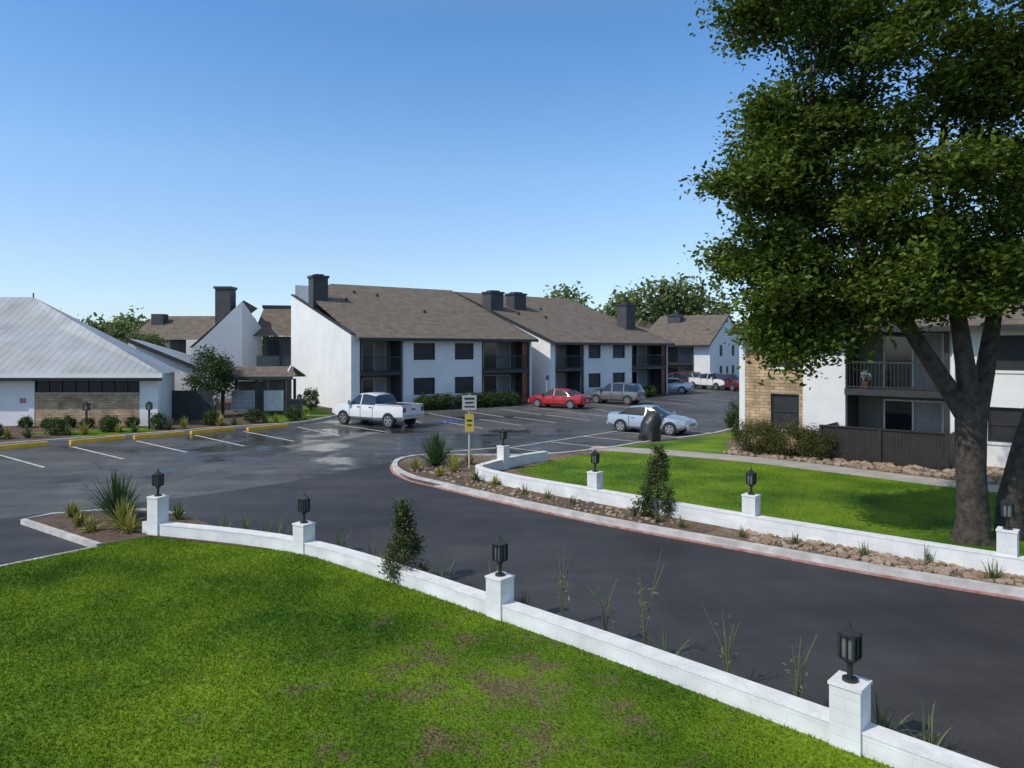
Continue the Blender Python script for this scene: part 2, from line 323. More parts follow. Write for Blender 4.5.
def rocks(name,poly_or_box,n,smin,smax,z,m,poly=None):
    V=[];F=[]; x0,x1,y0,y1=poly_or_box; i=0;tries=0
    base=[Vector(p) for p in [(0,0,1),(.89,0,.45),(.28,.85,.45),(-.72,.53,.45),(-.72,-.53,.45),(.28,-.85,.45),(.72,.53,-.45),(-.28,.85,-.45),(-.89,0,-.45),(-.28,-.85,-.45),(.72,-.53,-.45),(0,0,-1)]]
    fc=[(0,1,2),(0,2,3),(0,3,4),(0,4,5),(0,5,1),(1,6,2),(2,7,3),(3,8,4),(4,9,5),(5,10,1),(6,7,2),(7,8,3),(8,9,4),(9,10,5),(10,6,1),(11,7,6),(11,8,7),(11,9,8),(11,10,9),(11,6,10)]
    while i<n and tries<n*20:
        tries+=1; x=random.uniform(x0,x1);y=random.uniform(y0,y1)
        if poly and not inpoly(np.array([[x,y]]),poly)[0]: continue
        s=random.uniform(smin,smax); sx,sy,sz=s*random.uniform(.7,1.3),s*random.uniform(.7,1.3),s*random.uniform(.4,.8); o=len(V)
        for b in base: V.append((x+b.x*sx*random.uniform(.8,1.2),y+b.y*sy*random.uniform(.8,1.2),z+sz*.3+b.z*sz))
        F+=[tuple(q+o for q in f) for f in fc]; i+=1
    return mkmesh(name,V,F,m)
# ------------------------------------------------------------------ ground / lot
sheet('ground',[(-900,-300),(900,-300),(900,1500),(-900,1500)],-.06,M['ground'])
sheet('parking_lot',[(-60,-30),(70,-30),(70,130),(-60,130)],0,M['lot'])
road=smooth_path([(-22,8),(-13,16.5),(-8,20.5),(-4.6,25.3),(-4.2,24.6),(-3.9,23),(-2.4,21.1),(-.3,19.0),(2.1,16.5),(4.9,14.2),(7,12.5),(14,7.9),(30,-3)],4)
sheet('entrance_road',road+[(30,-25),(-22,-25)],.004,M['road'])
K=.976
lawn=[(-8.0,15.35),(-8.65,14.6),(-9.75,13.2),(-13,9),(-20,2),(-20,-20),(12,-20),(20,-10),(7.35,3.3),(3.45,7.2),(-.25,10.75),(-4.25,14.15)]
lawn=[(x*K,y*K) for x,y in lawn]
sheet('lawn',lawn,.10,M['grass'],.15)
bedA=[(-11.8,16.9),(-11.5,17.5),(-10.6,17.9),(-9.6,18.0),(-8.2,17.5),(-6.9,16.3),(-5.6,15.35),(-3.95,14.6),(.1,11.15),(3.85,7.6),(7.7,3.6),(7.4,3.2),(3.5,7.2),(-.2,10.8),(-4.2,14.2),(-7.95,15.5),(-8.7,14.75)]
bedA=[(x*K,y*K) for x,y in bedA]
sheet('planting_bed',bedA,.09,M['mulch'],.14)
ribbon('kerb',[bedA[-1]]+bedA[0:5],.11,-.01,.12,M['kerb'])
ribbon('kerb',[(x,y) for x,y in lawn[1:5]],.10,-.01,.11,M['kerb'])
kA=smooth_path([(-4.0,25.9),(-4.14,25.2),(-4.05,24.2),(-3.75,23.2),(-3.1,22.0),(-2.3,21.1),(-.33,19.0),(2.09,16.6),(4.88,14.3),(6.98,12.6),(9.3,11.0),(14,8),(22,3)],5)
kB=[(22,3),(60,3),(60,60),(20,42)]
kC=smooth_path([(20,42),(15,38),(12.2,36.6),(9.8,33.7),(7.4,31.6),(5.6,30.2),(3.7,28.4),(1.3,26.8),(-1.2,26.6),(-3.3,26.6),(-4.0,25.9)],5)
isl=kA+kB+kC[:-1]
sheet('planting_bed',isl,.10,M['dirt'],.15)
kk=G('kerb'); e=kk.done()
ribbon('kerb_top',kA,.18,-.01,.15,M['kerb'],e); ribbon('kerb_back',kC,.16,-.01,.14,M['kerb'],e)
ribbon('fire_lane_stripe',offs(kA,-.13),.08,.0,.035,M['red'],e)
ribbon('mulch_strip',smooth_path([(-3.4,24.6),(-2.6,22.3),(-.5,20.4),(1.9,18),(4.5,15.6)],4),1.5,.08,.105,M['mulch'])
lawn2=[(.1,23.2),(2.4,19.45),(5.6,16.4),(9.3,13.3),(13,10.3),(22,4.5),(24,11),(14.3,19.0),(12.9,20.3),(8.4,24.8),(4.0,27.6),(2.4,26.3),(1.4,25.2)]
sheet('lawn',lawn2,.108,M['grass'],.0)
lawn3=[(4.2,28.9),(6.4,27.6),(8.0,26.7),(8.8,27.9),(9.2,30.5),(11.2,33),(13,36.6),(12.3,36.4),(10,33.4),(7.6,31.3),(5.8,29.9)]
sheet('lawn',lawn3,.108,M['grass'],.0)
ribbon('sidewalk',smooth_path([(3.2,28.5),(5.2,27.7),(8.6,25.6),(11,23.2),(13.0,21.0),(16,18.3),(22,13)],5),1.25,.09,.118,M['conc'])
kL=smooth_path([(-34,18),(-27,24.7),(-21.4,30.3),(-18.7,32.5),(-16.9,34.2),(-15.2,36.2),(-13.1,37.6),(-11.6,39.2),(-10.9,42),(-10.1,45.2)],4)
sheet('planting_bed',kL+[(-24,64),(-60,64),(-60,18)],.09,M['mulch'],.14)
ribbon('kerb',kL,.16,-.01,.13,M['kerb'])
sheet('lawn',[(-13.3,38.3),(-12.1,39.4),(-11.4,41.8),(-10.9,44.8),(-12,46),(-17,54),(-19,53),(-15.5,44),(-14.3,40)],.096,M['grass'])
sheet('lawn',[(-13.5-10,34.0),(-20,32.3),(-17.6,34.7),(-19,36)],.096,M['grass'])
ribbon('concrete_patch',smooth_path([(-9.6,29.5),(-8.4,31.2),(-7.5,33.2),(-6.9,35.0)],4),.8,-.005,.005,M['patch'])
# ------------------------------------------------------------------ stall marks
mk=G('parking_markings')
def line(x0,y0,x1,y1,w=.11,m='paintw',z=.010):
    d=Vector((x1-x0,y1-y0)).normalized(); nx,ny=-d.y*w/2,d.x*w/2
    mk.add('lines',m,[(x0+nx,y0+ny,z),(x0-nx,y0-ny,z),(x1-nx,y1-ny,z),(x1+nx,y1+ny,z)],[(0,1,2,3)])
for (a,b,c,d) in [(-23.5,23.6,-20,20.5),(-21.8,25.4,-18.2,22.4),(-20.0,27.3,-16.3,24.4),(-18.6,29.6,-14.6,26.3),(-16.9,31.5,-13,28.0),(-15.2,33.6,-11.4,29.8),(-13.5,35.2,-9.8,31.4),(-11.4,37.2,-8.2,33.3),(-9.8,38.6,-6.4,35.1)]:
    line(a,b,c,d)
for k in range(5):
    x=-.1+1.75*k;y=29.3+1.95*k; line(x,y,x+3.1,y-2.75)
line(-.1,29.3,6.9,37.1,z=.0125)
for k in range(11):
    x=-7.7+2.3*k;y=43.6+1.62*k; line(x,y,x+2.6,y-4.2)
for k in range(6):
    x=-1.5+2.0*k;y=36.5+1.4*k; line(x,y,x-2.4,y+3.4,z=.0145)
line(-4.6,39.5,-2.6,41.2,.25,'blue',.017); line(-4.2,39.0,-2.2,40.7,.25,'blue',.017)
for t in range(5): line(-3.2+t*.5,25.9+.3*t+2,-2.2+t*.5,26.3+.3*t+2,.1)
mk.done()
def stop(x,y):
    g=G('wheel_stop',(x,y,.004),math.atan2(3.9,3.0)+random.uniform(-.08,.08))
    g.yz('bar','yel',[(-.12,0),(.12,0),(.08,.17),(-.08,.17)],-1.15,1.15); g.done()
for p in [(-22.9,27.3),(-20.7,29.2),(-18.5,31.3),(-16.6,33.0),(-14.9,34.9),(-12.7,36.4),(-24.8,25.2)]: stop(*p)
# ------------------------------------------------------------------ low walls, pillars and lanterns
def pillar(x,y,rz,h=.6,w=.30,lamp=True,z=.1):
    g=G('wall_pillar',(x,y,z),rz); g.box('shaft','pbrick',-w/2,w/2,-w/2,w/2,-.05,h)
    g.box('cap','pwhite',-w/2-.012,w/2+.012,-w/2-.012,w/2+.012,h,h+.03); g.done()
    if lamp:
        l=G('lantern_lamp',(x,y,z+h+.03),rz+random.uniform(-.15,.15))
        l.cyl('base','black',(0,0,0),.075,.03); l.cyl('stem','black',(0,0,.03),.028,.19); l.cyl('collar','black',(0,0,.19),.05,.03)
        l.box('bottom_plate','black',-.075,.075,-.075,.075,.22,.24)
        for sx in(-1,1):
            for sy in(-1,1): l.box('frame','black',sx*.072-.013,sx*.072+.013,sy*.072-.013,sy*.072+.013,.24,.46)
        l.box('glass','lampg',-.058,.058,-.058,.058,.24,.455)
        for sx in(-1,1): l.box('mullion','black',sx*.069-.008,sx*.069+.008,-.008,.008,.24,.45); l.box('mullion','black',-.008,.008,sx*.069-.008,sx*.069+.008,.24,.45)
        l.box('top_plate','black',-.09,.09,-.09,.09,.46,.48)
        l.cyl('roof','black',(0,0,.48),.11,.07,n=4,r2=.03); l.cyl('finial','black',(0,0,.55),.018,.05,r2=.008); l.done()
P=[(-7.93,15.68),(-4.22,14.2),(-.185,10.79),(3.51,7.27),(7.2,3.5)]
P=[(x*K,y*K) for x,y in P]
w1=smooth_path([(-8.0*K,15.75*K)]+P,6)
wg=G('garden_wall'); e=wg.done()
ribbon('wall_body',w1,.24,.0,.31,M['wwall'],e); ribbon('wall_cap',w1,.255,.31,.335,M['pwhite'],e)
for i,p in enumerate(P):
    q=P[min(i+1,4)];r=P[max(i-1,0)]; pillar(p[0],p[1],math.atan2(q[1]-r[1],q[0]-r[0]),h=[.78,.55,.58,.62,.6][i])
w2=smooth_path([(1.25,25.9),(.2,24.9),(-.75,23.4),(-1.02,22.4),(.2,20.8),(2.12,19.0),(5.3,16.0),(8.97,12.87),(12.2,10.2),(16,7)],6)
w2=[(x*K,y*K) for x,y in w2]
wg=G('garden_wall'); e=wg.done()
ribbon('wall_body',w2,.22,.0,.42,M['wwall'],e); ribbon('wall_cap',w2,.235,.42,.445,M['pwhite'],e)
for (x,y) in [(-.3,24.1),(2.25,18.95),(5.45,15.95),(9.1,12.85),(12.3,10.2)]: pillar(x*K,y*K,-.72,h=.76)
# ------------------------------------------------------------------ lawn blades
def blades(name,poly,box,n,h,z,parent=None):
    x0,x1,y0,y1=box; Q=np.stack([rng.uniform(x0,x1,n),rng.uniform(y0,y1,n)],1); Q=Q[inpoly(Q,poly)]; n=len(Q)
    a=rng.random(n)*6.283; w=.006+.004*rng.random(n); hh=h*(.5+.8*rng.random(n)); lean=rng.normal(size=(n,2))*h*.55
    d=np.hypot(Q[:,0]-.2,Q[:,1]-8.3); hh*=np.clip(.4+d/4.5,.4,1) if z<.1 else 1
    zz=np.full(n,z); dd=np.stack([np.cos(a)*w,np.sin(a)*w],1)
    A=np.column_stack([Q-dd,zz]);B=np.column_stack([Q+dd,zz]);C=np.column_stack([Q+lean,zz+hh])
    return fastquads(name,np.stack([A,B,C],1).reshape(-1,3),3,M['blade'],parent)
blades('lawn_grass_blades',lawn,(-11,4.5,5.2,15.3),260000,.038,.098)
blades('lawn_grass_blades',lawn2,(0,20,9,27.5),60000,.05,.106)
# ------------------------------------------------------------------ apartment buildings
def window(g,x0,x1,z0,z1,y=.12):
    g.box('window_glass','screen',x0,x1,y,y+.03,z0,z1)
    f=.05
    for a,b,c,d in [(x0,x1,z0,z0+f),(x0,x1,z1-f,z1),(x0,x0+f,z0+f,z1-f),(x1-f,x1,z0+f,z1-f),(x0+f,x1-f,(z0+z1)/2-.02,(z0+z1)/2+.02)]:
        g.box('window_frame','dark',a,b,y-.04,y-.002,c,d)
def bay(g,x0,x1,ez,post=True,fence=None,dep=1.8):
    fl=2.62
    g.box('bay_back','bay',x0,x1,dep,dep+.1,0,ez-.02)
    g.box('bay_sides','char',x0-.12,x0,.26,dep,0,ez-.02); g.box('bay_sides','char',x1,x1+.12,.26,dep,0,ez-.02)
    g.box('balcony_slab','dark',x0+.003,x1-.003,-.12,dep-.003,fl-.24,fl)
    g.box('balcony_ceiling','bay',x0+.003,x1-.003,.05,dep-.003,ez-.2,ez-.06)
    w=x1-x0
    for z in (.05,fl+.03):
        a=x0+w*.28;b=x0+w*.86
        g.box('sliding_door_glass','blind',a,b,dep-.05,dep-.01,z,z+2.05)
        g.box('sliding_door_glass','glass',a,(a+b)/2,dep-.07,dep-.052,z,z+2.05)
        for q in (a,(a+b)/2,b): g.box('door_frame','white',q-.03,q+.03,dep-.10,dep-.072,z,z+2.1)
        g.box('door_frame','white',a,b,dep-.099,dep-.073,z+2.05,z+2.11)
    g.box('railing','dark',x0+.04,x1-.04,-.07,-.03,fl+.98,fl+1.04); g.box('railing','dark',x0+.04,x1-.04,-.07,-.03,fl+.06,fl+.10)
    n=int(w/.13)
    for i in range(n+1):
        q=x0+.05+(w-.1)*i/n; g.box('railing','dark',q-.009,q+.009,-.06,-.04,fl,fl+1.0)
    if post: g.box('post','dark',x1-.14,x1-.003,-.10,.03,0,ez-.2)
    g.box('fascia','dark',x0,x1,.0,.12,ez-.35,ez-.003)
def apartment(name,ox,oy,ang,L,D,Dr,ez,rz,segs,chim=[],cut=None,par=None,backz=None,sidewin=False,roofx=.35,vents=6):
    g=G(name,(ox,oy,0),ang); ezw=ez-.1
    for s in segs:
        if s[0]=='w':
            _,x0,x1,ws,m=s; c=x0
            for (a,b,zs) in ws:
                g.box('front_wall',m,c,a,0,.25,0,ezw); z=0
                for (z0,z1) in zs:
                    g.box('front_wall',m,a,b,0,.25,z,z0); window(g,a,b,z0,z1); g.box('sill','white',a-.05,b+.05,-.04,-.002,z0-.09,z0-.01); z=z1
                g.box('front_wall',m,a,b,0,.25,z,ezw); c=b
            g.box('front_wall',m,c,x1,0,.25,0,ezw)
            if x1-x0>2 and m=='white': g.box('downspout','white',x0+.1,x0+.18,-.08,-.004,0.1,ezw-.1)
        else:
            bay(g,s[1],s[2],ezw)
            if len(s)>3: g.box('cedar_accent','wood',s[2]-.65,s[2]-.15,-.02,.02,0.05,ezw-.36)
    bz=backz if backz else ez
    def zf(x,y): return ez+(rz-ez)*y/Dr if y<=Dr else rz+(bz-rz)*(y-Dr)/max(D-Dr,.01)
    if par: wall=[(0.003,0),(D,0),(D,par),(0.003,ez-.05)]
    else: wall=[(0.003,0),(D,0)]+([(D,bz-.12)] if D>Dr else [])+[(Dr,rz-.12),(0.003,ez-.12)]
    g.yz('gable_wall','white',wall,-.25,-.003)
    wr=[(0.003,0),(D,0)]+([(D,bz-.12)] if D>Dr else [])+[(Dr,rz-.12),(0.003,ez-.12)]
    g.yz('gable_wall','white',wr,L+.003,L+.25)
    if par: g.yz('wall_coping','dark',[(-.05,ez-.045),(D,par+.003),(D,par+.09),(-.05,ez+.05)],-.28,.02)
    g.box('back_wall','white',.0,L,D-.25,D-.003,0,(bz if D>Dr else rz)-.3)
    e=-.65
    poly=[(-roofx,e),(L+roofx,e),(L+roofx,Dr),(-roofx,Dr)]
    if cut: poly=[(-.0,e),(L+roofx,e),(L+roofx,Dr),(cut[0],Dr),(-.0,cut[1])]
    g.xyzf('roof_front','roof',poly,zf,.16)
    if D>Dr: g.xyzf('roof_back','roof',[(-roofx,Dr+.003),(L+roofx,Dr+.003),(L+roofx,D+.5),(-roofx,D+.5)],zf,.16)
    g.box('gutter','dark',(-roofx if not cut else 0),L+roofx,e-.12,e-.003,zf(0,e)-.2,zf(0,e)-.02)
    for x in ([-roofx,L+roofx] if not cut else [L+roofx]):
        g.yz('rake_board','dark',[(e,zf(0,e)-.24),(Dr,rz-.24),(Dr,rz+.03),(e,zf(0,e)+.03)],x-.02 if x<0 else x+.003,x-.003 if x<0 else x+.02)
    if cut:
        x0,y0,x1,y1=0,cut[1],cut[0],Dr
        g.add('clerestory_wall','white',[(x0,y0,4),(x1,y1,4),(x1,y1,zf(0,y1)-.17),(x0,y0,zf(0,y0)-.17)],[(0,1,2,3)])
    for (cx,cy,cw,cd,zt) in chim:
        zb=zf(0,cy)-(.9 if cut else 2.2)
        g.box('chimney','char',cx-cw/2,cx+cw/2,cy-cd/2,cy+cd/2,zb,zt-.3)
        g.box('chimney_cap','dark',cx-cw/2-.08,cx+cw/2+.08,cy-cd/2-.08,cy+cd/2+.08,zt-.3,zt-.12)
        g.box('chimney_cap','char',cx-cw/2+.25,cx+cw/2-.25,cy-cd/2+.2,cy+cd/2-.2,zt-.12,zt)
    for i in range(vents):
        vx=L*(.15+.14*i)+random.uniform(-.4,.4); vy=Dr*random.uniform(.35,.8); z=zf(0,vy); g.box('roof_vent','char',vx-.1,vx+.1,vy-.1,vy+.1,z-.05,z+.22)
    if sidewin:
        for yy in (D*.25,D*.6):
            for z0 in (.9,3.4): g.box('side_window','screen',L+.25,L+.28,yy,yy+1.2,z0,z0+1.3)
        g.box('side_door','screen',L+.25,L+.28,D*.43,D*.43+1,0,2.1)
    g.done(); return g
W2=[(.95,2.15),(3.4,4.6)]
apartment('apartment_building',-10.4,46.3,math.radians(34.4),14.2,13.0,13.0,5.15,9.67,
  [('w',0,.35,[],'white'),('b',.35,3.4),('w',3.4,9.9,[(4.3,6.0,W2),(7.6,9.2,W2)],'white'),('b',9.9,14.2,1)],
  chim=[(.35,8.2,1.15,1.1,9.85)],cut=(3.1,9.4),par=8.55,vents=4)
apartment('apartment_building',3.23,55.6,math.radians(40),14.4,26,13.0,4.95,9.55,
  [('w',0,.3,[],'white'),('b',.3,3.4),('w',3.4,9.6,[(4.1,5.6,W2),(7.1,8.7,W2)],'white'),('b',9.6,14.4,1)],
  chim=[(.3,8.0,1.4,1.2,9.35),(3.4,8.5,1.4,1.2,9.4),(13.0,3.6,1.3,1.2,8.6)],vents=3)
apartment('apartment_building',15.1,82.8,math.radians(-30),8,18,9,4.95,8.5,
  [('w',0,1.2,[],'white'),('b',1.2,6.4),('w',6.4,8,[],'white')],chim=[(2.2,7,1.6,1.4,8.6)],sidewin=True,vents=0)
apartment('apartment_building',16.5,100,math.radians(20),22,20,10,5.2,9.3,
  [('w',0,6,[(2,3.5,W2)],'white'),('b',6,10),('w',10,22,[(12,13.5,W2),(17,18.5,W2)],'white')],chim=[(1,6,1.5,1.3,9)],vents=0)
apartment('apartment_building',9.9,29.75,math.radians(-41.3),19,14,7,5.15,7.3,
  [('w',0,2.4,[(1.1,2.25,[(.85,2.3),(3.4,4.75)])],'stone'),('w',2.4,4.0,[],'white'),('b',4.0,7.46),('w',7.46,11,[(8.6,9.9,W2)],'white'),('b',11,14.5),('w',14.5,19,[(16,17.4,W2)],'white')],roofx=.3,vents=0)
f=G('patio_fence',(9.9,29.75,0.1),math.radians(-41.3))
for i in range(38):
    q=3.75+i*.105; f.box('slats','fence',q,q+.097,-1.95,-1.92,.05,1.2)
for z in (.15,1.05): f.box('rails','fence',3.75,7.74,-1.916,-1.87,z,z+.08)
for i in range(17):
    q=-1.9+i*.11; f.box('slats','fence',3.72,3.745,q,q+.1,.05,1.2); f.box('slats','fence',7.745,7.77,q,q+.1,.05,1.2)
for x in (3.72,5.7,7.72): f.box('posts','fence',x-.05,x+.05,-2.02,-1.951,0,1.24)
f.box('top_rail','fence',3.7,7.8,-2.0,-1.86,1.203,1.245)
f.done()
g=G('potted_flowers',(12.9+.75*.9,27.1-.66*.9,2.64),0); g.cyl('pot','wood',(.0,.35,0),.12,.25,r2=.16); V,F=tube([(0,.35,.2),(0,.35,.5)],[.02,.01],5); g.add('stem','leafs',V,F); e=g.done()
leaves('blooms',ellclumps(0,.35,.5,.15,.15,.15,10),np.full((10,3),.05),30,.07,M['signw'],e)
# ---- building D (behind, left)
g=G('apartment_building')
def quadwall(part,m,p,q,z0,za,zb,th=.2):
    d=Vector((q[0]-p[0],q[1]-p[1])).normalized(); n=Vector((-d.y,d.x))*th
    v=[(p[0],p[1],z0),(q[0],q[1],z0),(q[0],q[1],zb),(p[0],p[1],za)]; v+= [(a+n.x,b+n.y,c) for a,b,c in v]
    g.add(part,m,v,[(3,2,1,0),(4,5,6,7),(0,1,5,4),(1,2,6,5),(2,3,7,6),(3,0,4,7)])
quadwall('gable_wall','white',(-25.2,57),(-22.4,58.2),0,5.0,8.2); quadwall('gable_wall','white',(-26.0,56.7),(-25.2,57),0,4.2,5.0)
quadwall('side_wall','white',(-22.4,58.3),(-21.8,61.0),0,8.1,6.0)
quadwall('bay_back','bay',(-21.9,61.5),(-17.4,62.5),0,5.3,5.3)
quadwall('balcony_slab','dark',(-22.0,60.3),(-17.6,61.2),2.4,2.7,2.7,1.2)
quadwall('railing','bay',(-22.0,60.2),(-17.6,61.1),2.7,3.6,3.6,.04)
quadwall('post','dark',(-20.0,60.2),(-19.8,60.24),0,5.2,5.2,.1)
quadwall('window','screen',(-21.4,61.3),(-20.5,61.5),3.0,4.9,4.9,.05); quadwall('window','blind',(-19.5,61.75),(-18.4,62.0),2.8,4.9,4.9,.05)
g.add('roof','roof',[(-22.1,59.6,5.3),(-16.9,60.6,5.3),(-17.5,65,7.9),(-22.7,64,7.9)],[(0,1,2,3)])
g.add('roof','roof',[(-26.2,56.8,4.3),(-22.4,58.4,8.25),(-25.4,70,8.25),(-30,68.5,4.3)],[(0,1,2,3)])
quadwall('ridge_fascia','dark',(-22.8,63.9),(-17.3,65),7.9,8.2,8.2)
quadwall('bay_back','char',(-33.5,64),(-27,64),0,5.2,5.2); quadwall('front_wall','white',(-28.4,61),(-26.4,61),0,5,5); quadwall('bay_back','bay',(-32.4,63),(-29,63),.2,5,5)
quadwall('railing','dark',(-32.4,61.8),(-28.4,61.8),2.6,3.6,3.6,.05); quadwall('post','white',(-30.6,61.7),(-30.2,61.7),0,5,5,.2)
g.add('roof','roof',[(-33.6,61,5.0),(-25.6,61,5.0),(-25.6,66,7.3),(-33.6,66,7.3)],[(0,1,2,3)])
g.box('chimney','char',-25.2,-23.9,59.4,60.6,6,9.3); g.box('chimney_cap','dark',-25.3,-23.8,59.3,60.7,9.3,9.5)
g.box('chimney','char',-33.0,-31.9,64,65,5.5,7.4)
g.done()
# ---- clubhouse
g=G('clubhouse_building')
g.box('front_wall','white',-31.5,-25.5,37.0,37.2,0,2.8)
g.box('stone_panel','stone',-25.2,-19.65,36.95,37.2,0.0,1.85); g.box('lintel','white',-25.5,-25.2,36.93,37.2,0,2.8)
g.box('stone_cap','conc',-25.2,-19.65,36.9,36.95,1.78,1.86)
g.box('window_band','glass',-25.2,-19.65,37.05,37.1,1.86,2.55); g.box('header','dark',-25.2,-19.65,36.98,37.2,2.55,2.8)
for i in range(9):
    x=-25.2+i*.69; g.box('window_mullion','dark',x-.03,x+.03,37.0,37.048,1.86,2.55)
g.box('corner_pier','white',-19.65,-18.7,36.94,37.2,0,2.8)
g.box('wall_sign','red',-26.0,-25.7,36.97,36.998,1.3,1.55)
quadwall('side_wall','white',(-18.72,37.2),(-20.0,41.5),0,2.8,2.8)
ev=2.86
g.add('roof_front','metal',[(-48,36.3,ev),(-18.1,36.3,ev),(-25.9,40.2,5.35),(-29.4,43,7.35),(-48,43,7.35)],[(0,1,2,3,4)])
g.add('roof_side','metal',[(-18.1,36.3,ev),(-19.7,41.5,ev),(-29.4,43,7.35),(-25.9,40.2,5.35)],[(0,1,2,3)])
g.add('roof_back','metal',[(-19.7,41.5,ev),(-30,52,ev),(-48,52,ev),(-48,43,7.35),(-29.4,43,7.35)],[(0,1,2,3,4)])
g.box('eave_fascia','white',-48,-18.1,36.2,36.28,2.66,2.87); g.box('eave_fascia','dark',-48,-18.15,36.282,36.32,2.5,2.7)
g.box('soffit','white',-48,-18.3,36.33,36.93,2.7,2.8)
g.add('wing_roof','metal',[(-24.8,45,4.85),(-20.6,45.3,3.05),(-21.6,52,3.05),(-27.5,52,4.8)],[(0,1,2,3)])
g.add('wing_fascia','dark',[(-24.8,44.98,4.9),(-20.5,45.28,3.1),(-20.5,45.28,2.85),(-24.8,44.98,4.62)],[(0,1,2,3)])
g.add('wing_wall','white',[(-24.8,45.2,4.6),(-20.7,45.6,2.9),(-20.7,45.6,0),(-24.8,45.2,0)],[(0,1,2,3)])
g.cyl('vent_pipe','dark',(-29.4,43,7.2),.04,.4)
g.done()
g=G('wooden_fence',(-20.6,40.5,0),.1)
for i in range(21): g.box('boards','char',i*.15,i*.15+.14,0,.03,.08,1.75)
g.box('rail','char',0,3.1,.033,.08,1.5,1.6); g.done()
# ---- mail kiosk
g=G('mail_kiosk',(-17.6,42.6,.09),.08)
for x,y in ((0,0),(3.7,0),(0,2.6),(3.7,2.6),(2.0,0)): g.box('post','dark',x-.08,x+.08,y-.08,y+.08,0,2.15)
g.box('mailboxes','pwhite',.35,1.75,.5,1.1,.25,1.5); g.box('mailboxes','pwhite',2.3,3.4,.5,1.1,.25,1.5)
for i in range(6):
    for j in range(4): g.box('mailbox_doors','signw',.4+.22*i,.4+.22*i+.2,.485,.497,.35+.28*j,.35+.28*j+.25)
g.box('door_panel','bay',2.15,3.55,2.3,2.4,0,2.1); g.box('kiosk_beam','dark',-.2,3.9,-.12,.12,2.15,2.35); g.box('back_panel','bay',.1,2,2.5,2.6,0,2.0)
g.yz('gable_end','white',[(-.3,2.36),(2.9,2.36),(1.3,3.05)],3.72,3.8)
def zk(x,y): return 2.36+.62*(y+.5)/1.8 if y<=1.3 else 2.98-.62*(y-1.3)/1.8
g.xyzf('kiosk_roof','roof',[(-.5,-.5),(4.3,-.5),(3.9,1.3),(.4,1.3)],zk,.1); g.xyzf('kiosk_roof','roof',[(.4,1.303),(3.9,1.303),(4.3,3.1),(-.5,3.1)],zk,.1)
g.xyzf('kiosk_roof','roof',[(-.5,-.5),(.4,1.3),(-.5,3.1)],lambda x,y:2.36+.62*(x+.5)/.9,.1)
g.box('kiosk_fascia','dark',-.5,4.3,-.56,-.503,2.22,2.4); g.done()
g=G('trash_bin',(-13.1,41.2,.09)); g.box('bin','black',0,.6,0,.6,0,1.0); g.box('lid','black',-.03,.63,-.04,.64,1.0,1.1); g.cyl('wheel','tyre',(.1,-.05,.12),.12,.05,'y'); g.cyl('wheel','tyre',(.5,-.05,.12),.12,.05,'y'); g.done()
for (x,y) in [(-21.4,35.2),(-18.4,35.5),(-12.6,41.5),(-16.2,38.2)]:
    l=G('path_lamp',(x,y,.09)); l.cyl('post','black',(0,0,0),.05,1.0); l.box('lantern','lampg',-.09,.09,-.09,.09,1.02,1.3); l.box('frame','black',-.11,.11,-.11,.11,.98,1.02); l.cyl('cap','black',(0,0,1.3),.17,.1,n=4,r2=.04)
    for sx in(-1,1):
        for sy in(-1,1): l.box('frame','black',sx*.1-.015,sx*.1+.015,sy*.1-.015,sy*.1+.015,1.02,1.3)
    l.done()
g=G('parking_sign',(-1.44,23.6,.1),.12); g.cyl('post','kerb',(0,0,0),.03,2.5,n=8); g.box('sign_panel','signw',-.24,.24,-.05,-.035,1.98,2.48); g.box('sign_text','dark',-.17,.17,-.056,-.052,2.33,2.40)
g.box('sign_text','dark',-.14,.14,-.056,-.052,2.2,2.26); g.box('sign_text','dark',-.17,.17,-.056,-.052,2.07,2.12); g.box('warning_panel','signy',-.15,.15,-.05,-.035,1.25,1.85); g.box('warning_text','dark',-.09,.09,-.056,-.052,1.6,1.66); g.box('warning_text','dark',-.07,.07,-.056,-.052,1.45,1.5); g.done()
g=G('parking_sign',(2.6,52.2,.1),.5); g.cyl('post','kerb',(0,0,0),.03,2.2,n=8); g.box('sign_panel','signw',-.2,.2,-.05,-.035,1.7,2.2); g.box('sign_graphic','blue',-.14,.14,-.056,-.052,1.8,2.1); g.done()
